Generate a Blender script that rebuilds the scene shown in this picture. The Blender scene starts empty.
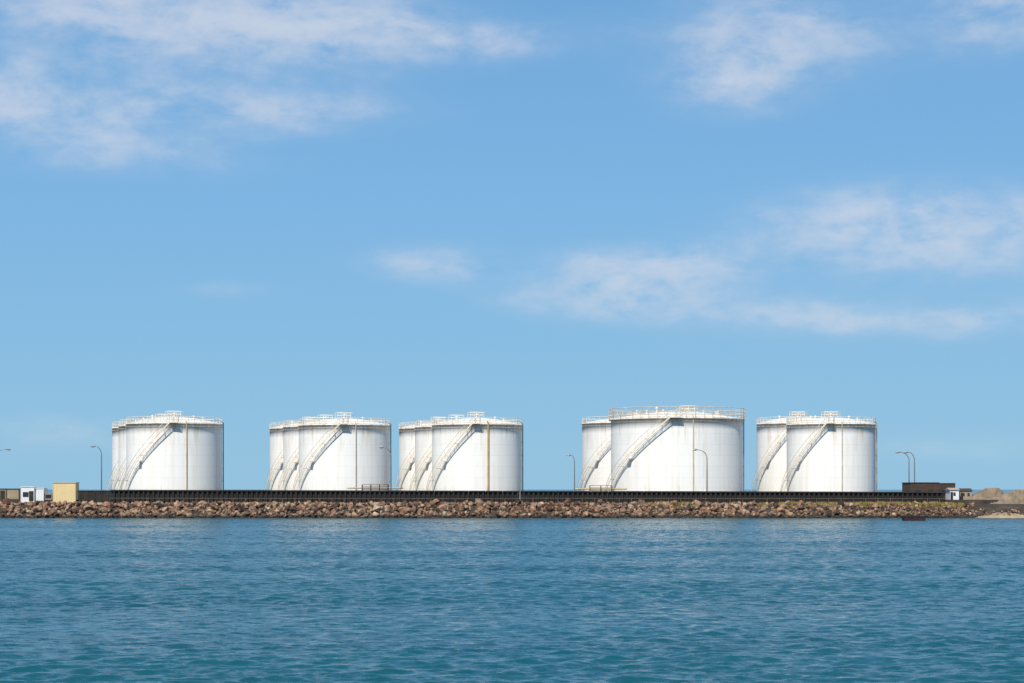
import bpy, bmesh, math, random
import numpy as np
from mathutils import Vector, Matrix, Euler
random.seed(7)
scene=bpy.context.scene
COL=scene.collection
F=1991.1; HZ=489.0; CZ=5.5
def PX(px,Y): return (px-512.0)/F*Y
def PZ(py,Y): return CZ+(HZ-py)/F*Y
GZ=3.4

# ---------------------------------------------------------------- builder
class MB:
    def __init__(s): s.v=[]; s.f=[]; s.m=[]
    def box(s,x0,x1,y0,y1,z0,z1,mi=0):
        b=len(s.v)
        s.v+=[(x0,y0,z0),(x1,y0,z0),(x1,y1,z0),(x0,y1,z0),(x0,y0,z1),(x1,y0,z1),(x1,y1,z1),(x0,y1,z1)]
        for q in ((0,3,2,1),(4,5,6,7),(0,1,5,4),(1,2,6,5),(2,3,7,6),(3,0,4,7)):
            s.f.append(tuple(b+i for i in q)); s.m.append(mi)
    def tube(s,pts,r,n=6,mi=0,closed=False):
        pts=[Vector(p) for p in pts]; b=len(s.v); N=len(pts)
        rr=r if isinstance(r,(list,tuple)) else [r]*N
        for i,p in enumerate(pts):
            if closed: t=pts[(i+1)%N]-pts[i-1]
            else: t=pts[min(i+1,N-1)]-pts[max(i-1,0)]
            t.normalize()
            up=Vector((0,0,1)) if abs(t.z)<0.95 else Vector((0,1,0))
            a=t.cross(up).normalized(); c=t.cross(a).normalized()
            for k in range(n):
                an=2*math.pi*k/n
                s.v.append(tuple(p+(a*math.cos(an)+c*math.sin(an))*rr[i]))
        for i in range(N if closed else N-1):
            j=(i+1)%N
            for k in range(n):
                k2=(k+1)%n
                s.f.append((b+i*n+k,b+i*n+k2,b+j*n+k2,b+j*n+k)); s.m.append(mi)
        if not closed:
            s.f.append(tuple(b+k for k in range(n))[::-1]); s.m.append(mi)
            s.f.append(tuple(b+(N-1)*n+k for k in range(n))); s.m.append(mi)
    def hexa(s,p,mi=0):
        b=len(s.v); s.v+=[tuple(q) for q in p]
        for q in ((0,3,2,1),(4,5,6,7),(0,1,5,4),(1,2,6,5),(2,3,7,6),(3,0,4,7)):
            s.f.append(tuple(b+i for i in q)); s.m.append(mi)
    def mesh(s,name,mats,smooth=False,fix=True):
        me=bpy.data.meshes.new(name); me.from_pydata(s.v,[],s.f)
        for m in mats: me.materials.append(m)
        me.polygons.foreach_set("material_index",s.m)
        if smooth: me.polygons.foreach_set("use_smooth",[True]*len(s.f))
        if fix:
            bm=bmesh.new(); bm.from_mesh(me); bmesh.ops.recalc_face_normals(bm,faces=bm.faces); bm.to_mesh(me); bm.free()
        me.update(); return me
def obj(name,me,parent=None,loc=(0,0,0),rot=0,label=None,cat=None,group=None,kind=None):
    o=bpy.data.objects.new(name,me); COL.objects.link(o); o.location=loc; o.rotation_euler=(0,0,rot)
    if parent: o.parent=parent
    if label: o["label"]=label
    if cat: o["category"]=cat
    if group: o["group"]=group
    if kind: o["kind"]=kind
    return o

# ---------------------------------------------------------------- materials
def mat(name):
    m=bpy.data.materials.new(name); m.use_nodes=True
    nt=m.node_tree; b=nt.nodes["Principled BSDF"]; return m,nt,b
def N(nt,t,**k):
    n=nt.nodes.new(t)
    for a,v in k.items(): setattr(n,a,v)
    return n
def L(nt,a,b): nt.links.new(a,b)
def mathn(nt,op,a,b=None,c=None,clamp=False):
    n=N(nt,'ShaderNodeMath',operation=op); n.use_clamp=clamp
    for i,x in enumerate((a,b,c)):
        if x is None: continue
        if isinstance(x,(int,float)): n.inputs[i].default_value=x
        else: L(nt,x,n.inputs[i])
    return n.outputs[0]
def vmath(nt,op,a,b=None,c=None):
    n=N(nt,'ShaderNodeVectorMath',operation=op)
    for i,x in enumerate((a,b,c)):
        if x is None: continue
        if isinstance(x,tuple): n.inputs[i].default_value=x
        else: L(nt,x,n.inputs[i])
    return n.outputs[0]
def mixc(nt,f,a,b,blend='MIX'):
    n=N(nt,'ShaderNodeMix',data_type='RGBA',blend_type=blend)
    for i,x in ((0,f),(6,a),(7,b)):
        if isinstance(x,(int,float)): n.inputs[i].default_value=x
        elif isinstance(x,tuple): n.inputs[i].default_value=(*x,1)
        else: L(nt,x,n.inputs[i])
    return n.outputs[2]
def noise(nt,vec,scale,detail=4,rough=0.55,mapping=None,out=0,dist=0):
    if mapping:
        mp=N(nt,'ShaderNodeMapping'); L(nt,vec,mp.inputs[0]); mp.inputs[3].default_value=mapping; vec=mp.outputs[0]
    n=N(nt,'ShaderNodeTexNoise'); L(nt,vec,n.inputs['Vector']); n.inputs['Scale'].default_value=scale
    n.inputs['Detail'].default_value=detail; n.inputs['Roughness'].default_value=rough; n.inputs['Distortion'].default_value=dist
    return n.outputs[out]
def ramp(nt,f,stops):
    r=N(nt,'ShaderNodeValToRGB'); L(nt,f,r.inputs[0]); e=r.color_ramp.elements
    while len(e)<len(stops): e.new(0.5)
    for i,(p,c) in enumerate(stops):
        e[i].position=p; e[i].color=(*c,1) if isinstance(c,tuple) else (c,c,c,1)
    return r.outputs[0]
def simple(name,col,var=0.25,scale=1.5,rough=0.7,metal=0,bump=0.0,dark=None):
    m,nt,b=mat(name); tc=N(nt,'ShaderNodeTexCoord')
    n=noise(nt,tc.outputs['Object'],scale,6,0.6)
    d=dark or tuple(c*(1-2*var) for c in col)
    f=ramp(nt,n,[(0.3,0.0),(0.7,1.0)])
    L(nt,mixc(nt,f,d,col),b.inputs['Base Color'])
    b.inputs['Roughness'].default_value=rough; b.inputs['Metallic'].default_value=metal
    if bump:
        bp=N(nt,'ShaderNodeBump'); bp.inputs['Strength'].default_value=bump; bp.inputs['Distance'].default_value=0.1
        L(nt,n,bp.inputs['Height']); L(nt,bp.outputs[0],b.inputs['Normal'])
    return m

def tank_paint():
    m,nt,b=mat("white_tank_paint"); tc=N(nt,'ShaderNodeTexCoord'); O=tc.outputs['Object']
    oi=N(nt,'ShaderNodeObjectInfo')
    cmb=N(nt,'ShaderNodeCombineXYZ'); 
    for i in (0,1): L(nt,mathn(nt,'MULTIPLY',oi.outputs['Random'],37.0),cmb.inputs[i])
    V=vmath(nt,'ADD',O,cmb.outputs[0])
    sx=N(nt,'ShaderNodeSeparateXYZ'); L(nt,O,sx.inputs[0])
    gz=N(nt,'ShaderNodeSeparateXYZ'); L(nt,tc.outputs['Generated'],gz.inputs[0])
    ang=mathn(nt,'ARCTAN2',sx.outputs[1],sx.outputs[0])
    cb=N(nt,'ShaderNodeCombineXYZ'); L(nt,mathn(nt,'MULTIPLY',ang,10.0),cb.inputs[0]); L(nt,sx.outputs[2],cb.inputs[1])
    br=N(nt,'ShaderNodeTexBrick'); L(nt,cb.outputs[0],br.inputs['Vector']); br.inputs['Scale'].default_value=1
    br.inputs['Brick Width'].default_value=7.8; br.inputs['Row Height'].default_value=2.26; br.inputs['Mortar Size'].default_value=0.025
    br.inputs['Color1'].default_value=(0.93,0.91,0.86,1); br.inputs['Color2'].default_value=(0.91,0.885,0.835,1); br.inputs['Mortar'].default_value=(0.78,0.74,0.67,1)
    s1=noise(nt,V,1.0,5,0.6,(1.6,1.6,0.06)); s1=ramp(nt,s1,[(0.50,0.0),(0.74,1.0)])
    c=mixc(nt,mathn(nt,'MULTIPLY',s1,0.38),br.outputs[0],(0.70,0.58,0.42))
    s2=noise(nt,V,0.25,4,0.6); c=mixc(nt,mathn(nt,'MULTIPLY',ramp(nt,s2,[(0.42,0.0),(0.7,1.0)]),0.12),c,(0.78,0.74,0.65))
    top=ramp(nt,gz.outputs[2],[(0.60,0.0),(1.0,1.0)]); bot=ramp(nt,gz.outputs[2],[(0.0,1.0),(0.2,0.0)])
    s3=ramp(nt,noise(nt,V,1.0,6,0.7,(1.3,1.3,0.10)),[(0.53,0.0),(0.64,1.0)])
    e=mathn(nt,'MULTIPLY',s3,mathn(nt,'MAXIMUM',top,bot))
    amt=mathn(nt,'MULTIPLY_ADD',oi.outputs['Random'],0.35,0.6)
    c=mixc(nt,mathn(nt,'MULTIPLY',e,amt),c,(0.56,0.35,0.15))
    rim=ramp(nt,gz.outputs[2],[(0.955,0.0),(0.985,1.0)]); rn=ramp(nt,noise(nt,V,0.8,5,0.7),[(0.40,0.0),(0.62,1.0)])
    c=mixc(nt,mathn(nt,'MULTIPLY',mathn(nt,'MULTIPLY',rim,rn),0.7),c,(0.50,0.34,0.18))
    L(nt,c,b.inputs['Base Color']); b.inputs['Roughness'].default_value=0.55
    return m
M_TANK=tank_paint()
M_ROOFT=simple("white_roof_paint",(0.84,0.81,0.75),0.1,0.4,0.6,dark=(0.68,0.60,0.48))
M_RAIL=simple("white_railing_paint",(0.86,0.83,0.76),0.12,0.6,0.6,dark=(0.70,0.58,0.42))
M_STAIR=simple("off_white_stair_paint",(0.90,0.86,0.76),0.12,0.5,0.6,dark=(0.76,0.59,0.38))
M_RUST=simple("rusty_steel",(0.22,0.16,0.11),0.3,1.2,0.8,dark=(0.08,0.06,0.045))
M_RISER=simple("grey_brown_riser_pipe",(0.40,0.35,0.29),0.3,0.7,0.8,dark=(0.16,0.12,0.09))
M_RUSTP=simple("rust_stained_pipe_paint",(0.66,0.50,0.29),0.2,0.5,0.7,dark=(0.40,0.24,0.10))
M_PALEP=simple("pale_brown_pipe_paint",(0.74,0.65,0.51),0.2,0.5,0.7,dark=(0.54,0.40,0.25))
M_BIGRAIL=simple("rust_tinged_railing_paint",(0.80,0.71,0.58),0.2,0.5,0.7,dark=(0.50,0.32,0.17))
M_DARK=simple("dark_weathered_steel",(0.020,0.017,0.016),0.3,0.6,0.8,bump=0.4,dark=(0.007,0.007,0.008))
M_CAP=simple("grimy_concrete",(0.045,0.036,0.030),0.3,0.5,0.9,bump=0.3)
M_GALV=simple("galvanised_steel",(0.26,0.26,0.26),0.15,2,0.5,0.4)
M_LAMP=simple("lamp_housing_grey",(0.28,0.28,0.29),0.1,2,0.4)
M_GLASS=simple("lamp_lens",(0.5,0.52,0.5),0.05,2,0.15)
M_WHITE=simple("cabin_white_paint",(0.82,0.82,0.81),0.06,0.8,0.5)
M_YEL=simple("cream_cabin_paint",(0.80,0.62,0.32),0.06,0.8,0.6)
M_YTR=simple("cream_trim_paint",(0.62,0.52,0.34),0.1,0.8,0.6)
M_TAN=simple("tan_render",(0.42,0.33,0.20),0.15,0.6,0.85)
M_WIN=simple("dark_window_glass",(0.03,0.035,0.045),0.1,2,0.1)
M_BRICK=simple("dark_brown_brickwork",(0.085,0.05,0.038),0.2,1.2,0.9,bump=0.2)
M_ROOF=simple("dark_sheet_roof",(0.075,0.055,0.05),0.2,0.8,0.8)
M_CONC=simple("pale_concrete",(0.46,0.39,0.29),0.2,0.3,0.9,bump=0.4,dark=(0.24,0.19,0.13))
M_MAR=simple("maroon_hull_paint",(0.06,0.018,0.018),0.3,1.5,0.6,dark=(0.02,0.012,0.012))
M_MOUND=simple("tan_bank_stone",(0.30,0.225,0.155),0.25,0.7,0.95,bump=0.5,dark=(0.13,0.095,0.065))
M_SAND=simple("tan_sand",(0.42,0.33,0.215),0.25,0.3,0.95,bump=0.5,dark=(0.22,0.165,0.105))

def rock_mat(name,island):
    m,nt,b=mat(name); tc=N(nt,'ShaderNodeTexCoord'); g=N(nt,'ShaderNodeNewGeometry')
    r=g.outputs['Random Per Island'] if island else N(nt,'ShaderNodeObjectInfo').outputs['Random']
    c=ramp(nt,r,[(0.0,(0.03,0.021,0.017)),(0.14,(0.16,0.080,0.048)),(0.32,(0.36,0.185,0.105)),(0.46,(0.10,0.068,0.05)),(0.62,(0.42,0.25,0.15)),(0.78,(0.22,0.145,0.10)),(0.92,(0.44,0.30,0.19)),(1.0,(0.52,0.40,0.27))])
    n=noise(nt,tc.outputs['Object'],2.2,6,0.65)
    c=mixc(nt,0.85,c,ramp(nt,n,[(0.30,0.25),(0.70,1.3)]),'MULTIPLY')
    s=N(nt,'ShaderNodeSeparateXYZ'); L(nt,g.outputs['Position'],s.inputs[0])
    zz=mathn(nt,'ADD',s.outputs[2],mathn(nt,'MULTIPLY',n,0.8))
    wet=N(nt,'ShaderNodeMapRange'); L(nt,zz,wet.inputs[0]); wet.inputs[1].default_value=0.65; wet.inputs[2].default_value=1.2; wet.inputs[3].default_value=1; wet.inputs[4].default_value=0
    c=mixc(nt,mathn(nt,'MULTIPLY',wet.outputs[0],0.92),c,(0.012,0.011,0.008))
    L(nt,c,b.inputs['Base Color']); b.inputs['Roughness'].default_value=0.9
    bp=N(nt,'ShaderNodeBump'); bp.inputs['Strength'].default_value=0.7; bp.inputs['Distance'].default_value=0.12
    L(nt,n,bp.inputs['Height']); L(nt,bp.outputs[0],b.inputs['Normal'])
    return m
M_ROCK=rock_mat("riprap_rock",False); M_ROCKS=rock_mat("riprap_rock_mass",True)

def ground_mat():
    m,nt,b=mat("earth_ground"); g=N(nt,'ShaderNodeNewGeometry')
    n=noise(nt,g.outputs['Position'],0.35,8,0.65)
    L(nt,ramp(nt,n,[(0.3,(0.015,0.011,0.009)),(0.55,(0.045,0.032,0.021)),(0.75,(0.10,0.075,0.05))]),b.inputs['Base Color'])
    b.inputs['Roughness'].default_value=0.95; return m
def water_mat():
    m,nt,b=mat("sea_water"); g=N(nt,'ShaderNodeNewGeometry'); P=g.outputs['Position']
    gust=noise(nt,P,1.0,6,0.62,(0.011,0.06,1)); gust=ramp(nt,gust,[(0.36,0.0),(0.66,1.0)])
    c=mixc(nt,gust,(0.004,0.062,0.082),(0.007,0.082,0.103))
    L(nt,c,b.inputs['Base Color']); b.inputs['IOR'].default_value=1.333
    b.inputs['Roughness'].default_value=0.16
    tot=None
    for mp,k,det in (((1.4,2.9,1),0.75,2),((4.0,7.5,1),0.85,2)):
        v=vmath(nt,'MULTIPLY',vmath(nt,'SUBTRACT',noise(nt,P,1.0,det,0.6,mp,out=1),(0.5,0.5,0.5)),(k*0.75,k,0))
        tot=v if tot is None else vmath(nt,'ADD',tot,v)
    sc=mathn(nt,'MULTIPLY_ADD',gust,-0.5,1.25); cs=N(nt,'ShaderNodeCombineXYZ'); L(nt,sc,cs.inputs[0]); L(nt,sc,cs.inputs[1])
    nv=vmath(nt,'NORMALIZE',vmath(nt,'ADD',vmath(nt,'MULTIPLY',tot,cs.outputs[0]),g.outputs['Normal']))
    L(nt,nv,b.inputs['Normal'])
    return m
M_GROUND=ground_mat(); M_WATER=water_mat()
m,nt,b=mat("dry_grass"); g=N(nt,'ShaderNodeNewGeometry')
L(nt,ramp(nt,g.outputs['Random Per Island'],[(0,(0.12,0.11,0.025)),(0.5,(0.27,0.21,0.05)),(1,(0.38,0.28,0.09))]),b.inputs['Base Color']); b.inputs['Roughness'].default_value=0.9
M_GRASS=m

# ---------------------------------------------------------------- setting
def water_mesh():
    rng=np.random.default_rng(5)
    Y0,Y1=34.,381.; NX=801
    ys=[Y0]
    while ys[-1]<Y1: ys.append(ys[-1]+0.11+0.29*min(1,(ys[-1]-Y0)/220))
    ys[-1]=Y1; ys=np.array(ys)
    hw=lambda y: 20+0.31*y
    t=np.linspace(-1,1,NX); gx=t[None,:]*hw(ys)[:,None]; gy=np.repeat(ys[:,None],NX,1)
    sp=np.maximum(np.gradient(ys),hw(ys)*2/(NX-1)*.8)[:,None]
    h=np.zeros_like(gx); dx=np.zeros_like(gx); dy=np.zeros_like(gx)
    nW=72
    for i in range(nW):
        lam=0.38*(2.3/0.38)**((i+rng.random())/nW); k=2*math.pi/lam
        th=math.radians(-90+8+rng.normal(0,28)); kx,ky=k*math.cos(th),k*math.sin(th)
        sl=0.165*math.sqrt(2/nW)*(1.0 if lam<1.4 else .8); w=np.clip((lam/sp-2.0)/1.2,0,1)*sl/k; ph=rng.random()*6.283
        p=kx*gx+ky*gy+ph; h+=w*np.sin(p); c=w*np.cos(p)*.8; dx+=c*kx/k; dy+=c*ky/k
    gst=np.zeros_like(gx)
    for i in range(18):
        lam=rng.uniform(8,60); th=math.radians(90+rng.normal(0,35)); k=2*math.pi/lam
        gst+=np.sin(k*math.cos(th)*gx*.3+k*math.sin(th)*gy+rng.random()*6.283)
    g=1+0.34*np.tanh(gst/3)
    e=np.minimum.reduce([(1-np.abs(t))[None,:]*hw(ys)[:,None]/6,(gy-Y0)/5,(Y1-gy)/3]); e=np.clip(e,0,1)
    h*=e*g; dx*=e*g; dy*=e*g
    V=np.stack([gx+dx,gy+dy,h],-1).reshape(-1,3)
    nx,ny=NX,len(ys); idx=np.arange(nx*ny).reshape(ny,nx)
    Fq=np.stack([idx[:-1,:-1],idx[:-1,1:],idx[1:,1:],idx[1:,:-1]],-1).reshape(-1,4)
    S=20000.; n0=len(V); a,b_=hw(Y0),hw(Y1)
    ex=np.array([(-S,-S/4,0),(S,-S/4,0),(S,Y0,0),(a,Y0,0),(-a,Y0,0),(-S,Y0,0),(-S,Y1,0),(-b_,Y1,0),(b_,Y1,0),(S,Y1,0),(S,S,0),(-S,S,0)])
    V=np.vstack([V,ex]); E=np.array([(0,1,2,5),(5,4,7,6),(3,2,9,8),(6,9,10,11)])+n0
    Fq=np.vstack([Fq,E])
    me=bpy.data.meshes.new("water"); me.vertices.add(len(V)); me.vertices.foreach_set("co",V.astype(np.float32).ravel())
    me.loops.add(len(Fq)*4); me.loops.foreach_set("vertex_index",Fq.astype(np.int32).ravel())
    me.polygons.add(len(Fq)); me.polygons.foreach_set("loop_start",np.arange(0,len(Fq)*4,4,dtype=np.int32))
    me.update(calc_edges=True); me.polygons.foreach_set("use_smooth",np.ones(len(Fq),dtype=bool))
    me.materials.append(M_WATER); me.validate(); return me
obj("water",water_mesh(),kind="structure",label="deep teal blue rippled harbour water reaching the horizon")
gb=MB(); prof=[(372,-4),(377.5,-0.5),(384.2,2.35),(387.6,2.5),(389.2,2.6),(389.6,GZ),(430,GZ),(700,GZ),(760,-3)]
xs=[-420+i*6 for i in range(141)]
for x in xs:
    for (y,z) in prof:
        gb.v.append((x,y+(random.uniform(-.4,.4) if y<386 else 0),z))
n=len(prof)
for i in range(len(xs)-1):
    for j in range(n-1):
        gb.f.append((i*n+j,(i+1)*n+j,(i+1)*n+j+1,i*n+j+1)); gb.m.append(0)
obj("ground",gb.mesh("ground",[M_GROUND]),kind="structure",label="flat reclaimed earth with sloping shore behind the boulders")

# ---------------------------------------------------------------- rocks
def hull(seed,n=18):
    rnd=random.Random(seed); bm=bmesh.new(); sx,sy,sz=rnd.uniform(.8,1.15),rnd.uniform(.7,1),rnd.uniform(.6,.9)
    for i in range(n):
        v=Vector((rnd.gauss(0,1),rnd.gauss(0,1),rnd.gauss(0,1))).normalized()*rnd.uniform(.8,1.08)
        bm.verts.new((v.x*sx*.5,v.y*sy*.5,v.z*sz*.5))
    r=bmesh.ops.convex_hull(bm,input=bm.verts)
    dl=[e for e in r['geom_interior'] if isinstance(e,bmesh.types.BMVert)]
    if dl: bmesh.ops.delete(bm,geom=dl,context='VERTS')
    bmesh.ops.bevel(bm,geom=bm.edges[:],offset=0.03,segments=1,affect='EDGES')
    return bm
rocks=[]; rd=[]
for k in range(14):
    bm=hull(k,12 if k%2 else 17); me=bpy.data.meshes.new("boulder"); bm.to_mesh(me); bm.free(); me.materials.append(M_ROCK); rocks.append(me)
    rd.append(([v.co.copy() for v in me.vertices],[tuple(p.vertices) for p in me.polygons]))
def slope_z(y): 
    if y<377.5: return -0.5+(y-377.5)*0.65
    if y<384.2: return -0.5+(y-377.5)/6.7*2.85
    return 2.35+min(1,(y-384.2)/3)*0.15
XR=PX(968,380)
cols=100; x0=PX(-6,380)
for r in range(3):
    for c in range(cols):
        x=x0+(XR-x0)*(c+random.uniform(.1,.9)+0.33*r)/cols
        y=[378.0,380.8,383.7][r]+random.uniform(-1.2,1.2)
        far=max(0,(x-PX(740,380))/(XR-PX(740,380)))
        s=(random.uniform(1.05,1.6)+random.random()**3*.9)*(1-0.3*far)
        o=obj("boulder",random.choice(rocks),loc=(x,y,slope_z(y)+s*0.27),label="rough reddish brown boulder on the riprap shore",cat="boulder",group="riprap boulders along the waterline")
        o.rotation_euler=(random.uniform(-.9,.9),random.uniform(-.9,.9),random.uniform(0,6.28)); o.scale=(s,s*random.uniform(.8,1.1),s*random.uniform(.8,1.1))
sb=MB()
def addrock(x,y,s,zoff=0.2,z=None):
    vs,fs=random.choice(rd); R=Euler((random.uniform(0,6),random.uniform(0,6),random.uniform(0,6))).to_matrix(); b0=len(sb.v); z=(slope_z(y) if z is None else z)+s*zoff
    for v in vs:
        q=R@(v*s); sb.v.append((q.x+x,q.y+y,q.z+z))
    for f in fs: sb.f.append(tuple(b0+i for i in f)); sb.m.append(0)
XE=140
for i in range(6200):
    x=random.uniform(x0-50,XR+2); y=random.uniform(376.9,388); far=max(0,(x-PX(740,380))/(XR-PX(740,380)))
    s=(random.uniform(.45,1.05)+random.random()**3*.6)*(1-0.3*min(1,far))
    if y>385.5: s*=.75
    if far>0 and y>384.5 and random.random()<.5: continue
    addrock(x,y,s)
for i in range(260): # low rubble in front of the sandy ground
    x=random.uniform(XR-3,XE); y=random.uniform(378.6,381.8); addrock(x,y,random.uniform(.35,.9),.25,.1+(y-378)*.35)
obj("riprap_rubble",sb.mesh("riprap_rubble",[M_ROCKS],fix=False),kind="stuff",label="mass of smaller broken rocks filling the sloping shore")
gr=MB()
def tuft(x,y,z,h):
    for k in range(8):
        a=random.uniform(0,6.28); dx,dy=math.cos(a),math.sin(a); ww=.06; lx=random.uniform(-.25,.25); bx=x+random.uniform(-.3,.3); by=y+random.uniform(-.25,.25)
        b0=len(gr.v); gr.v+=[(bx-dx*ww,by-dy*ww,z),(bx+dx*ww,by+dy*ww,z),(bx+lx,by+random.uniform(-.2,.2),z+h*random.uniform(.6,1.1))]; gr.f.append((b0,b0+1,b0+2)); gr.m.append(0)
cl_=[(random.choice([random.gauss(905,32),random.gauss(680,18),random.gauss(800,30),random.gauss(860,28),random.gauss(935,14)]),random.uniform(383.2,387.8),random.uniform(.25,.7)) for _ in range(95)]
for (cx_,cy_,ch) in cl_:
    if cx_>962: continue
    for i in range(22):
        y=min(388,max(382.8,random.gauss(cy_,.7))); tuft(PX(random.gauss(cx_,2.6),386),y,slope_z(y)+.12,ch*random.uniform(.6,1.1))
obj("grass",gr.mesh("grass",[M_GRASS],fix=False),kind="stuff",label="dry yellow green grass tufts along the crest of the shore")

# ---------------------------------------------------------------- dark sea wall
WY=388.6
def zt(x):
    t=(x-PX(100,WY))/(PX(945,WY)-PX(100,WY)); return PZ(489.6+2.2*t,WY)
def seawall(xa,xb,label):
    root=obj("sea_wall",None,loc=(0,0,0),label=label,cat="wall")
    p=MB(); pts=[]; x=xa; k=0
    while x<xb:
        pts.append((x,WY-(0.0 if (k//1)%4 in (0,1) else .32))); x+=(.32 if k%2==0 else .16); k+=1
    b0=len(p.v)
    for (x,y) in pts: p.v+=[(x,y,2.2),(x,y,zt(x)-.25)]
    for i in range(len(pts)-1): p.f.append((b0+2*i,b0+2*i+2,b0+2*i+3,b0+2*i+1)); p.m.append(0)
    obj("sheet_piling",p.mesh("sheet_piling",[M_DARK],fix=False),root)
    c=MB(); nseg=24
    for i in range(nseg):
        u=xa+(xb-xa)*i/nseg; v=xa+(xb-xa)*(i+1)/nseg-.05
        c.hexa([(u,WY-.42,zt(u)-.25),(v,WY-.42,zt(v)-.25),(v,WY+.1,zt(v)-.25),(u,WY+.1,zt(u)-.25),(u,WY-.42,zt(u)),(v,WY-.42,zt(v)),(v,WY+.1,zt(v)),(u,WY+.1,zt(u))])
    obj("capping_beam",c.mesh("capping_beam",[M_CAP]),root)
    q=MB(); x=xa
    q.tube([(xa,WY-1.0,3.7),(xb,WY-1.0,3.6)],.05,5)
    while x<xb: q.tube([(x,WY-1.0,2.3),(x,WY-1.0,3.7)],.06,4); x+=2.4
    obj("pipe_rail",q.mesh("pipe_rail",[M_RUST]),root)
    return root
seawall(PX(111,WY),PX(520,WY),"long dark sheet piled wall behind the boulders")
seawall(PX(520.5,WY),PX(944,WY),"long dark sheet piled wall beside dry grass")
lw=MB(); lw.box(PX(78,WY),PX(110.5,WY),WY,WY+.4,2.4,PZ(491.5,WY)); lw.box(PX(78,WY)-.1,PX(110.5,WY),WY-.1,WY+.5,PZ(491.5,WY),PZ(490.4,WY))
for i in range(5): lw.box(PX(80+i*7,WY),PX(81+i*7,WY),WY-.12,WY-.02,2.4,PZ(491.6,WY))
obj("low_wall",lw.mesh("low_wall",[M_CAP]),label="low brown concrete wall with small piers",cat="wall")

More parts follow.
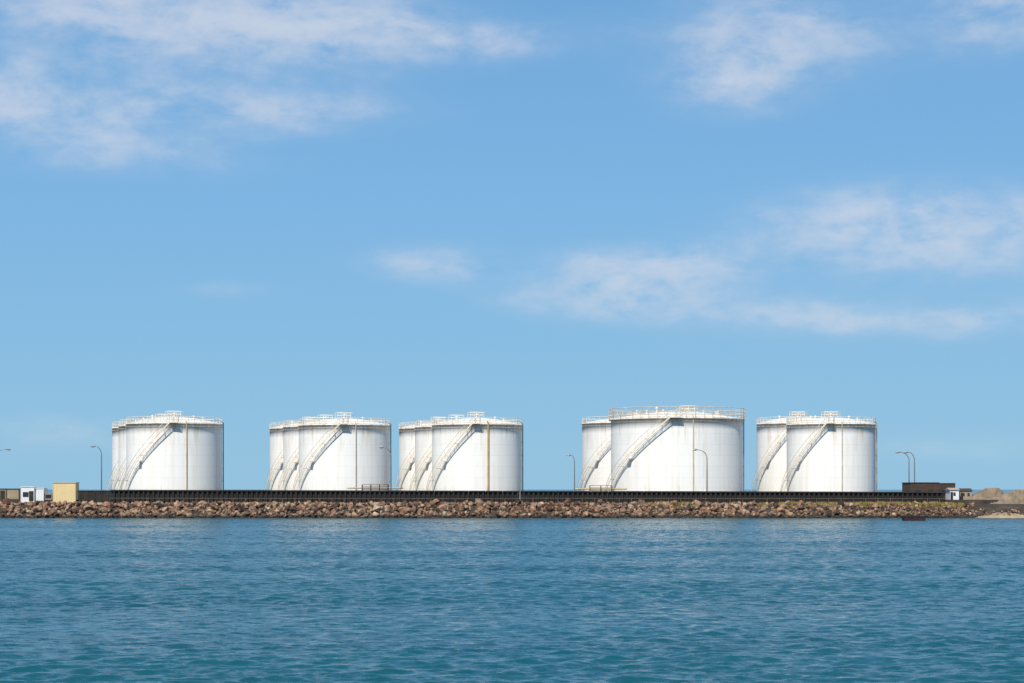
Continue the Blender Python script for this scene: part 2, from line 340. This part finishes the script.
# ---------------------------------------------------------------- storage tanks
def cyl(R,a,z): return Vector((R*math.sin(a),-R*math.cos(a),z))
cache={}
def tank_meshes(R,H,big):
    key=(round(R,2),round(H,2),big)
    if key in cache: return cache[key]
    d={}; s=MB(); n=128
    rings=[(R,0)]+[(R,H*k/7) for k in range(1,7)]+[(R,H-.25),(R+.10,H-.25),(R+.10,H),(R-.1,H)]
    for (r,z) in rings:
        for k in range(n): s.v.append(tuple(cyl(r,2*math.pi*k/n,z)))
    for j in range(len(rings)-1):
        for k in range(n):
            k2=(k+1)%n; s.f.append((j*n+k,j*n+k2,(j+1)*n+k2,(j+1)*n+k)); s.m.append(0)
    me=s.mesh("tank_shell",[M_TANK]); me.polygons.foreach_set("use_smooth",[abs(p.normal.z)<.3 for p in me.polygons]); d['shell']=me
    rise=1.5 if not big else 1.7
    s=MB(); J=8
    for j in range(J):
        r=(R-.1)*(1-j/J); z=H-.02+rise*(1-(r/R)**2)
        for k in range(n): s.v.append(tuple(cyl(r,2*math.pi*k/n,z)))
    s.v.append((0,0,H-.02+rise)); t=len(s.v)-1
    for j in range(J-1):
        for k in range(n):
            k2=(k+1)%n; s.f.append((j*n+k,j*n+k2,(j+1)*n+k2,(j+1)*n+k)); s.m.append(0)
    for k in range(n): s.f.append(((J-1)*n+k,(J-1)*n+(k+1)%n,t)); s.m.append(0)
    d['roof']=s.mesh("tank_roof",[M_ROOFT],smooth=True)
    s=MB(); hr=1.25 if not big else 2.2; rr=R-.05 if not big else R+.4; npst=44 if not big else 46
    for k in range(npst):
        a=2*math.pi*k/npst; s.tube([cyl(rr,a,H-.1),cyl(rr,a,H+hr)],.055 if not big else .065,4)
    for zz in ((hr,hr*.5) if not big else (hr,hr*.62,hr*.3)):
        s.tube([cyl(rr,2*math.pi*k/96,H+zz) for k in range(96)],.06,4,closed=True)
    if big:
        for k in range(96):
            a0=2*math.pi*k/96; a1=2*math.pi*(k+1)/96
            s.hexa([cyl(R+.11,a0,H-.2),cyl(R+.5,a0,H-.2),cyl(R+.5,a1,H-.2),cyl(R+.11,a1,H-.2),cyl(R+.11,a0,H-.1),cyl(R+.5,a0,H-.1),cyl(R+.5,a1,H-.1),cyl(R+.11,a1,H-.1)])
    d['rail']=s.mesh("roof_railing",[M_RAIL if not big else M_BIGRAIL])
    s=MB(); zc=H+rise
    cx=0 if not big else 2.5
    m8=[Vector((cx+1.9*math.cos(i*math.pi/4),1.9*math.sin(i*math.pi/4),0)) for i in range(8)]
    for p in m8: s.tube([p+Vector((0,0,zc-.5)),p+Vector((0,0,zc+1.15))],.055,4)
    for zz in (.6,1.15): s.tube([p+Vector((0,0,zc+zz)) for p in m8],.055,4,closed=True)
    d['plat']=s.mesh("roof_platform",[M_RAIL])
    d['vents']=[]
    vl=[(cx,0,.38,.85),(-R*.45,-R*.35,.22,.75),(R*.4,-R*.45,.22,.7),(R*.6,-.5,.3,.6)]
    if big: vl+=[(-R*.6,-R*.3,.3,.9),(-R*.2,-R*.6,.25,.8),(R*.15,-R*.55,.3,1.0),(R*.62,-R*.5,.22,1.1),(-R*.3,0,.3,1.2)]
    for (vx,vy,vr,vh) in vl:
        s=MB(); zb=H+rise*(1-((vx)**2+vy*vy)/R/R)
        s.tube([(vx,vy,zb-.15),(vx,vy,zb+vh*.7),(vx,vy,zb+vh*.7),(vx,vy,zb+vh)],[vr*.7,vr*.7,vr*1.3,vr*.4],10); d['vents'].append(s.mesh("roof_vent",[M_RAIL]))
    s=MB()
    for off in (-.5,.5):
        pts=[]
        for i in range(9):
            r=R*(1-i/8)*.98+1.8*(i/8); z=H+rise*(1-(r/R)**2)
            pts.append(Vector((off+cx*(i/8),-r,z+1.1)))
            s.tube([pts[-1]-Vector((0,0,1.15)),pts[-1]],.045,4)
        s.tube(pts,.05,4)
    d['walk']=s.mesh("walkway_handrail",[M_RAIL])
    # spiral staircase: open grating treads between two stringers, carried on brackets
    a0,a1=math.radians(-84),math.radians(-5); n=78; s=MB(); h=MB(); ri,ro=R+.62,R+1.3
    for i in range(n):
        u=i/n; u2=(i+1)/n; A=a0+(a1-a0)*u; B=a0+(a1-a0)*u2; z=.15+(H-.2)*u2
        Bt=A+(B-A)*.36
        s.hexa([cyl(ri,A,z-.03),cyl(ro,A,z-.03),cyl(ro,Bt,z-.03),cyl(ri,Bt,z-.03),cyl(ri,A,z),cyl(ro,A,z),cyl(ro,Bt,z),cyl(ri,Bt,z)])
        zA=.15+(H-.2)*u
        for (q0,q1,lo,up) in ((ri-.04,ri,.05,.06),(ro,ro+.05,.17,.13)):
            s.hexa([cyl(q0,A,zA-lo),cyl(q1,A,zA-lo),cyl(q1,B,z-lo),cyl(q0,B,z-lo),cyl(q0,A,zA+up),cyl(q1,A,zA+up),cyl(q1,B,z+up),cyl(q0,B,z+up)])
        if i%13==6: s.tube([cyl(R,A,zA-.05),cyl(ro,A,zA-.12)],.045,4)
        if i%5==0: h.tube([cyl(ro,A,zA),cyl(ro,A,zA+1.15)],.035,4)
    h.tube([cyl(ro,a0+(a1-a0)*i/40,.15+(H-.2)*i/40+1.15) for i in range(41)],.05,4)
    aw=math.radians(9); rq=R+.12
    s.hexa([cyl(rq,a1,H-.1),cyl(ro+.1,a1,H-.1),cyl(ro+.1,a1+aw,H-.1),cyl(rq,a1+aw,H-.1),cyl(rq,a1,H),cyl(ro+.1,a1,H),cyl(ro+.1,a1+aw,H),cyl(rq,a1+aw,H)])
    for zz in (1.1,.6): h.tube([cyl(ro+.1,a1,H+zz),cyl(ro+.1,a1+aw,H+zz),cyl(ri,a1+aw,H+zz)],.045,4)
    for q in (cyl(ro+.1,a1,H),cyl(ro+.1,a1+aw,H)): h.tube([q,q+Vector((0,0,1.1))],.045,4)
    um=.5; A=a0+(a1-a0)*um; z=.15+(H-.2)*um
    s.hexa([cyl(rq,A,z-.1),cyl(ro+.05,A,z-.1),cyl(ro+.05,A+.07,z-.1),cyl(rq,A+.07,z-.1),cyl(rq,A,z),cyl(ro+.05,A,z),cyl(ro+.05,A+.07,z),cyl(rq,A+.07,z)])
    d['stair']=s.mesh("spiral_staircase",[M_STAIR]); d['hand']=h.mesh("handrail",[M_RAIL])
    s=MB(); a=math.radians(86)
    s.tube([cyl(R+.25,a,0),cyl(R+.25,a,H+.3),cyl(R-.3,a,H+.5)],.12,6)
    for k in range(6): s.tube([cyl(R-.02,a,1+k*(H-2)/5),cyl(R+.3,a,1+k*(H-2)/5)],.05,4)
    d['riser']=s.mesh("riser_pipe",[M_RISER])
    for nm,mm,r1 in (('pipe',M_RUSTP,.19),('wpipe',M_PALEP,.10)):
        s=MB(); a=math.radians(14)
        s.tube([cyl(R+.22,a,0),cyl(R+.22,a,H+.25),cyl(R-.3,a,H+.4)],r1,6)
        for k in range(6): s.tube([cyl(R-.02,a,1+k*(H-2)/5),cyl(R+.22,a,1+k*(H-2)/5)],.05,4)
        d[nm]=s.mesh("fill_pipe",[mm])
    s=MB(); s.tube([cyl(R+.2,2*math.pi*k/96,H-.75) for k in range(96)],.035,5,closed=True)
    for k in range(32):
        a=2*math.pi*k/32; s.tube([cyl(R-.01,a,H-.6),cyl(R+.22,a,H-.75)],.03,4)
    d['ring']=s.mesh("spray_ring_pipe",[M_PALEP])
    s=MB()
    for ad in (25,-30):
        a=math.radians(ad); s.tube([cyl(R-.02,a,1.1),cyl(R+.35,a,1.1),cyl(R+.35,a,1.1),cyl(R+.45,a,1.1)],[.4,.4,.55,.55],14)
    s.tube([cyl(R+.1,2*math.pi*k/96,.06) for k in range(96)],.06,4,closed=True)
    d['hole']=s.mesh("shell_manhole",[M_RUSTP])
    cache[key]=d; return d
def tank(px_edge,R,Y,topy,label,big=False,pipe=None):
    c=px_edge+R*F/Y; X=PX(c,Y); H=round(PZ(topy,Y)-GZ,1)
    d=tank_meshes(R,H,big); rot=-math.atan2(X,Y)
    root=obj("storage_tank",None,loc=(X,Y,GZ),rot=rot,label=label,cat="storage tank",group="white cylindrical storage tanks behind the sea wall")
    obj("tank_shell",d['shell'],root); rf=obj("tank_roof",d['roof'],root)
    obj("roof_railing",d['rail'],rf); obj("roof_platform",d['plat'],rf); obj("walkway_handrail",d['walk'],rf)
    for v in d['vents']: obj("roof_vent",v,rf)
    st=obj("spiral_staircase",d['stair'],root); obj("handrail",d['hand'],st)
    obj("riser_pipe",d['riser'],root)
    if pipe: obj("fill_pipe",d[pipe],root)
    obj("spray_ring_pipe",d['ring'],root); obj("shell_manhole",d['hole'],root)
    return root
white="white cylindrical steel storage tank"
tank(127,9.98,420,424,white+" with spiral stair, end of the row",pipe='wpipe')
tank(119.5,9.98,444,426,white+" tucked behind another")
tank(113,9.98,468,428,white+", rearmost of three in a row")
tank(299,9.55,420,425.5,white+" with dark riser pipe",pipe='wpipe')
tank(283.5,9.55,444,427,white+" half hidden behind another")
tank(270,9.55,468,428.5,white+", rearmost of three in a row")
tank(432,9.45,420,425,white+" with rust stained vertical pipe",pipe='pipe')
tank(415,9.45,444,427,white+" half hidden behind another")
tank(399,9.45,468,428.5,white+", rearmost of three in a row")
tank(611,13.9,422,419.5,"largest white storage tank with rusty rooftop walkway railing",big=True,pipe='wpipe')
tank(582,12.0,456,423.5,"wide white storage tank behind the largest tank")
tank(787,9.25,420,424.5,white+" with spiral stair at the end",pipe='wpipe')
tank(757,9.25,446,424,white+" standing just behind another")

# ---------------------------------------------------------------- street lamps
def lamp(px,topy,Y,headpx,label):
    X=PX(px,Y); H=PZ(topy,Y)-GZ; dx=PX(headpx,Y)-X; sg=1 if dx>0 else -1; dx=abs(dx)
    root=obj("street_lamp",None,loc=(X,Y,GZ),label=label,cat="street lamp",group="curved arm street lamps")
    s=MB(); pts=[Vector((0,0,0)),Vector((0,0,H*.5)),Vector((0,0,H*.82))]; r=[.15,.12,.095]
    for i in range(1,9):
        t=i/8*math.pi/2; pts.append(Vector((sg*dx*.8*(1-math.cos(t)),0,H*.82+(H*.18-.05)*math.sin(t)))); r.append(.09-.003*i)
    s.tube(pts,r,8); s.tube([(0,0,0),(0,0,.9),(0,0,1.0)],[.2,.2,.14],8)
    obj("lamp_post",s.mesh("lamp_post",[M_GALV],smooth=False),root)
    e=pts[-1]; s=MB(); x=e.x
    s.tube([(x-sg*.05,0,e.z),(x+sg*.15,0,e.z+.03),(x+sg*.45,0,e.z+.02),(x+sg*.85,0,e.z-.03),(x+sg*.95,0,e.z-.06)],[.08,.15,.2,.15,.05],8)
    hd=obj("lamp_head",s.mesh("lamp_head",[M_LAMP]),root)
    s=MB(); s.tube([(x+sg*.35,0,e.z-.12),(x+sg*.5,0,e.z-.2),(x+sg*.75,0,e.z-.15)],[.08,.13,.06],8); obj("lamp_lens",s.mesh("lamp_lens",[M_GLASS]),hd)
lb="tall grey street lamp with curved arm"
lamp(101.5,446,396,94,lb+" beside white tanks")
lamp(-6,449,396,9,lb+" over the shore road")
lamp(391,447,397,382,lb+" before a white tank")
lamp(574.5,455,480,570,lb+" between two tank groups")
lamp(707,449.5,397,695,lb+" before the largest tank")
lamp(909,452,400,898,lb+", one of a pair")
lamp(914.5,452,410,907,lb+", one of a pair")

# ---------------------------------------------------------------- cabins and buildings
def cabin(name,pxa,pxb,topy,Y,depth,m_wall,m_trim,label,cat,door=True,rot=0,botz=GZ):
    xa,xb=PX(pxa,Y),PX(pxb,Y); W=xb-xa; H=PZ(topy,Y)-botz
    root=obj(name,None,loc=((xa+xb)/2,Y,botz),rot=rot,label=label,cat=cat)
    s=MB(); s.box(-W/2,W/2,0,depth,.1,H-.12)
    k=-W/2+.25
    while k<W/2-.2: s.box(k,k+.1,-.04,-.002,.25,H-.3); k+=.3
    obj("wall",s.mesh("wall",[m_wall]),root)
    s=MB(); s.box(-W/2-.1,W/2+.1,-.12,depth+.1,H-.118,H); s.box(-W/2-.03,W/2+.03,-.06,depth+.03,-.6,.098)
    for xx in (-W/2-.05,W/2-.07): s.box(xx,xx+.12,-.07,.05,.1,H-.12)
    obj("roof",s.mesh("roof",[m_trim]),root)
    if door:
        s=MB(); s.box(W*.12,W*.12+.9,-.1,-.045,.15,min(2.1,H-.4)); obj("door",s.mesh("door",[M_CAP]),root)
        s=MB(); s.box(-W*.35,-W*.35+1.1,-.1,-.045,1.0,min(1.9,H-.5)); obj("window",s.mesh("window",[M_WIN]),root)
    return root
cabin("site_cabin",53,75.5,482.3,388.6,3.2,M_YEL,M_YTR,"cream yellow site cabin with flat roof above boulders","cabin",door=False,botz=2.9)
cabin("portable_cabin",21,34,486.5,389,2.6,M_WHITE,M_WHITE,"small white portable cabin with dark window","cabin",botz=3.0)
cabin("portable_cabin",35,43.5,488,389.5,2.6,M_WHITE,M_WHITE,"small white cabin beside another white cabin","cabin",botz=3.0,door=False)
cabin("low_building",-30,19,488.5,400,6,M_TAN,M_ROOF,"low tan building at the edge of the shore","building")
g=MB(); Y=389.8; x=PX(45,Y); g.box(x,x+1.3,Y,Y+1,GZ,GZ+1.3); g.tube([(x+.3,Y+.5,GZ+1.3),(x+.3,Y+.5,GZ+2.1)],.08,6); g.box(x+.1,x+1.2,Y-.04,Y-.003,GZ+.3,GZ+1.0,1)
obj("generator_unit",g.mesh("generator_unit",[M_LAMP,M_DARK]),label="grey generator unit with short exhaust beside cabins",cat="generator")

def house(pxa,pxb,eave,ridge,Y,depth,mw,mr,label,cat,name="house",hip=False,nwin=3):
    xa,xb=PX(pxa,Y),PX(pxb,Y); W=xb-xa; He=PZ(eave,Y)-GZ; Hr=PZ(ridge,Y)-GZ
    root=obj(name,None,loc=((xa+xb)/2,Y,GZ),label=label,cat=cat)
    s=MB(); s.box(-W/2,W/2,0,depth,-.9,He); 
    obj("wall",s.mesh("wall",[mw]),root)
    s=MB(); i=W*.18 if hip else -.2; e=.2
    v=[(-W/2-e,-e,He+.003),(W/2+e,-e,He+.003),(W/2+e,depth+e,He+.003),(-W/2-e,depth+e,He+.003),(-W/2+i,depth/2,Hr),(W/2-i,depth/2,Hr)]
    s.v+=v
    for f in ((0,1,5,4),(2,3,4,5),(1,2,5),(3,0,4),(0,3,2,1)): s.f.append(f); s.m.append(0)
    obj("roof",s.mesh("roof",[mr]),root)
    for k in range(nwin):
        xx=-W/2+W*(k+.7)/(nwin+.4); s=MB(); s.box(xx-.22,xx+.22,-.04,-.003,He*.4,He*.75); obj("window",s.mesh("window",[M_WIN]),root)
    s=MB(); xx=-W/2+W*.05; s.box(xx,xx+.5,-.05,-.003,0,min(2,He*.8)); obj("door",s.mesh("door",[M_CAP]),root)
cabin("brick_building",911,939,482.3,397,9,M_BRICK,M_ROOF,"long dark brown block building with flat roof","building")
cabin("brick_building",939.5,955,483.0,399,7,M_BRICK,M_ROOF,"dark brown block beside a longer one","building")
house(950,959,490,487.8,391.5,4,M_WHITE,M_CONC,"small white house with pale roof by the shore","house",nwin=1)
house(960,972,490.8,488.3,393,4,M_CONC,M_BRICK,"small pale concrete house beside the bank","house",nwin=2)
def ramp_obj(pts_px,Y0,Y1,label,seed,am=.045):
    rnd=random.Random(seed); s=MB(); nx,nj=70,14
    xa,xb=pts_px[0][0],pts_px[-1][0]
    def top(px):
        for (a,b_) in zip(pts_px[:-1],pts_px[1:]):
            if a[0]<=px<=b_[0]: return a[1]+(b_[1]-a[1])*(px-a[0])/(b_[0]-a[0])
        return pts_px[-1][1]
    for i in range(nx+1):
        px=xa+(xb-xa)*i/nx; zt_=PZ(top(px),Y0+1)+rnd.uniform(-am,am)
        for j in range(nj+1):
            v=j/nj
            if v<.5: z=2.0+(zt_-2.0)*(v/.5); y=Y0+1.5*(v/.5)
            else: z=zt_-(0 if v<.85 else (v-.85)/.15*(zt_-2.0)); y=Y0+1.5+(Y1-Y0-1.5)*((v-.5)/.5)
            s.v.append((PX(px,Y0),y+rnd.uniform(-am,am),z+rnd.uniform(-am,am)))
    for i in range(nx):
        for j in range(nj):
            a=i*(nj+1)+j; s.f.append((a,a+nj+1,a+nj+2,a+1)); s.m.append(0)
    obj("stone_ramp",s.mesh("stone_ramp",[M_MOUND]),label=label,cat="ramp")
ramp_obj([(966,500),(978,494),(990,488.2),(1001,488.0),(1006,493),(1010,498)],392,397,"low brown stone ramp rising to a flat top",4)
ramp_obj([(980,502),(1000,496.5),(1018,490.0),(1060,488.6),(1085,499)],388.6,392,"low sloping tan bank on sandy ground",5)
def sandflat():
    rnd=random.Random(3); s=MB(); nx,ny=150,18; xa,xb=PX(948,386),150; Y0,Y1=375.2,391.5
    for i in range(nx+1):
        for j in range(ny+1):
            v=j/ny; y=Y0+(Y1-Y0)*v
            z=.42+.3*v if v<.25 else .5+1.75*min(1,(v-.25)*2.1)+.2*v
            z-=1.1*max(0,1-i/14)
            s.v.append((xa+(xb-xa)*i/nx,y,z+rnd.uniform(-.06,.06)+.06*math.sin(i*.37+j)-(1.4 if j==0 else 0)))
    for i in range(nx):
        for j in range(ny):
            a=i*(ny+1)+j; s.f.append((a,a+ny+1,a+ny+2,a+1)); s.m.append(0)
    return s
obj("beach",sandflat().mesh("beach",[M_SAND]),kind="structure",label="flat tan sandy ground with pale strip at the waterline")

def pipe_rack(pxa,pxb,Y,h,label):
    xa,xb=PX(pxa,Y),PX(pxb,Y); root=obj("pipe_rack",None,loc=((xa+xb)/2,Y,GZ),label=label,cat="pipe rack"); W=xb-xa
    s=MB(); n=max(2,int(W/1.6))
    for i in range(n+1):
        for yy in (0,1.2): s.tube([(-W/2+W*i/n,yy,0),(-W/2+W*i/n,yy,h+.9)],.07,4)
    s.box(-W/2,W/2,0,1.2,h-.12,h); obj("frame",s.mesh("frame",[M_DARK]),root)
    s=MB()
    for zz in (.9,.45): s.tube([(-W/2,0,h+zz),(W/2,0,h+zz)],.05,4); s.tube([(-W/2,1.2,h+zz),(W/2,1.2,h+zz)],.05,4)
    obj("handrail",s.mesh("handrail",[M_RUST]),root)
    s=MB()
    for k in range(3): s.tube([(-W/2-3,.2+k*.4,h+.2),(W/2+3,.2+k*.4,h+.2)],.14,8)
    obj("pipe",s.mesh("pipe",[M_RUSTP]),root)
pipe_rack(362,388,402,2.1,"dark steel pipe rack with handrail in front of tanks")
pipe_rack(590,612,404,1.9,"dark steel pipe rack beside the largest tank")

Y=345; xa,xb=PX(904,Y),PX(926,Y); W=xb-xa
root=obj("mooring_raft",None,loc=((xa+xb)/2,Y,.12),label="dark maroon steel mooring raft floating on the water",cat="raft")
s=MB(); s.hexa([(-W/2+.25,0,-.5),(W/2-.25,0,-.5),(W/2-.25,2.2,-.5),(-W/2+.25,2.2,-.5),(-W/2,-.1,.55),(W/2,-.1,.55),(W/2,2.3,.55),(-W/2,2.3,.55)])
obj("hull",s.mesh("hull",[M_MAR]),root)
s=MB(); s.box(-W/2-.05,W/2+.05,-.16,2.36,.552,.68); obj("deck",s.mesh("deck",[M_DARK]),root)
for x in (-1.1,1.0):
    s=MB(); s.tube([(x,1,.68),(x,1,1.05),(x,1,1.05),(x,1,1.15)],[.16,.13,.22,.2],10); obj("mooring_bollard",s.mesh("mooring_bollard",[M_MAR]),root)

# ---------------------------------------------------------------- world
EL,AZ=math.radians(50),math.radians(20)
W=bpy.data.worlds.new("World"); scene.world=W; W.use_nodes=True; nt=W.node_tree; bg=nt.nodes["Background"]
sky=N(nt,'ShaderNodeTexSky',sky_type='NISHITA'); sky.sun_disc=False; sky.sun_elevation=EL; sky.sun_rotation=math.pi+AZ
sky.air_density=1.0; sky.dust_density=0.3; sky.ozone_density=1.5
tc=N(nt,'ShaderNodeTexCoord'); D=tc.outputs['Generated']
sp=N(nt,'ShaderNodeSeparateXYZ'); L(nt,D,sp.inputs[0])
az=mathn(nt,'ARCTAN2',sp.outputs[0],sp.outputs[1]); el=mathn(nt,'ARCSINE',sp.outputs[2])
uv=N(nt,'ShaderNodeCombineXYZ'); L(nt,az,uv.inputs[0]); L(nt,el,uv.inputs[1])
blobs=[(250,40,170,46,1.05),(100,15,110,45,.9),(370,30,90,32,.5),(30,118,130,42,.95),(270,118,130,22,.9),(150,165,140,24,.5),
       (765,52,105,48,1.15),(725,98,60,26,.7),(985,25,80,48,.95),(485,48,100,20,.7),
       (650,268,100,24,.95),(600,300,110,24,.85),(430,265,75,20,.8),(930,240,170,48,1.0),(850,222,80,20,.6),(950,325,160,20,.75),(60,435,110,20,.5),(940,448,90,14,.5),(230,292,60,12,.4),(760,320,100,18,.55)]
tot=None
for (cx,cy,sx,sy,wt) in blobs:
    ml=vmath(nt,'MULTIPLY',vmath(nt,'SUBTRACT',uv.outputs[0],((cx-512)/F,(HZ-cy)/F,0)),(F/sx,F/sy,0))
    dt=N(nt,'ShaderNodeVectorMath',operation='DOT_PRODUCT'); L(nt,ml,dt.inputs[0]); L(nt,ml,dt.inputs[1])
    e=mathn(nt,'EXPONENT',mathn(nt,'MULTIPLY',dt.outputs['Value'],-1.0)); 
    tot=mathn(nt,'MULTIPLY',e,wt) if tot is None else mathn(nt,'MULTIPLY_ADD',e,wt,tot)
n1=noise(nt,uv.outputs[0],1.0,10,0.56,(22,50,1),dist=.3)
n2=noise(nt,uv.outputs[0],1.0,10,0.58,(70,130,1),dist=.2)
nn=mathn(nt,'MULTIPLY_ADD',n2,0.28,mathn(nt,'MULTIPLY',n1,0.72))
def sstep(v,a,b_,o):
    mr=N(nt,'ShaderNodeMapRange',interpolation_type='SMOOTHSTEP'); L(nt,v,mr.inputs[0]); mr.inputs[1].default_value=a; mr.inputs[2].default_value=b_; mr.inputs[3].default_value=0; mr.inputs[4].default_value=o; return mr.outputs[0]
tc1=mathn(nt,'MINIMUM',tot,1.25)
d=mathn(nt,'MULTIPLY_ADD',mathn(nt,'SUBTRACT',nn,0.5),2.9,mathn(nt,'MULTIPLY_ADD',tc1,0.60,-0.22))
core=sstep(d,-0.05,1.15,.56)
veil=mathn(nt,'MULTIPLY',sstep(tc1,0.0,1.2,.42),sstep(nn,0.25,0.58,1.0))
dens=mathn(nt,'SUBTRACT',1.0,mathn(nt,'MULTIPLY',mathn(nt,'SUBTRACT',1.0,mathn(nt,'MULTIPLY',core,mathn(nt,'MINIMUM',mathn(nt,'MULTIPLY',tot,1.8),1.0))),mathn(nt,'SUBTRACT',1.0,veil)))
en=mathn(nt,'MULTIPLY',el,2/math.pi,clamp=True)
grad=ramp(nt,en,[(0.0,(.260,.530,.750)),(0.035,(.230,.495,.755)),(0.09,(.200,.455,.765)),(0.16,(.155,.385,.700)),(0.4,(.09,.25,.50)),(1.0,(.07,.18,.38))])
g10=mixc(nt,1.0,grad,(10,10,10),'MULTIPLY'); 
base=mixc(nt,0.92,sky.outputs[0],g10)
cl=mixc(nt,dens,base,(6.8,7.1,7.9))
L(nt,cl,bg.inputs[0]); bg.inputs[1].default_value=0.1

sd=bpy.data.lights.new("sun",'SUN'); sd.energy=5.0; sd.angle=math.radians(.53); sd.color=(1,.95,.865)
so=bpy.data.objects.new("sun",sd); COL.objects.link(so)
ts=Vector((-math.sin(AZ)*math.cos(EL),-math.cos(AZ)*math.cos(EL),math.sin(EL))); so.rotation_euler=ts.to_track_quat('Z','Y').to_euler(); so.location=(-50,-50,100)

cd=bpy.data.cameras.new("camera"); cam=bpy.data.objects.new("camera",cd); COL.objects.link(cam); cam.location=(0,0,CZ); cam.rotation_euler=(math.pi/2,0,0)
cd.lens=70; cd.sensor_width=36; cd.shift_y=(HZ-341.5)/1024; cd.clip_end=60000; cd.clip_start=.5; scene.camera=cam
scene.view_settings.view_transform='Standard'; scene.view_settings.look='None'; scene.view_settings.exposure=0
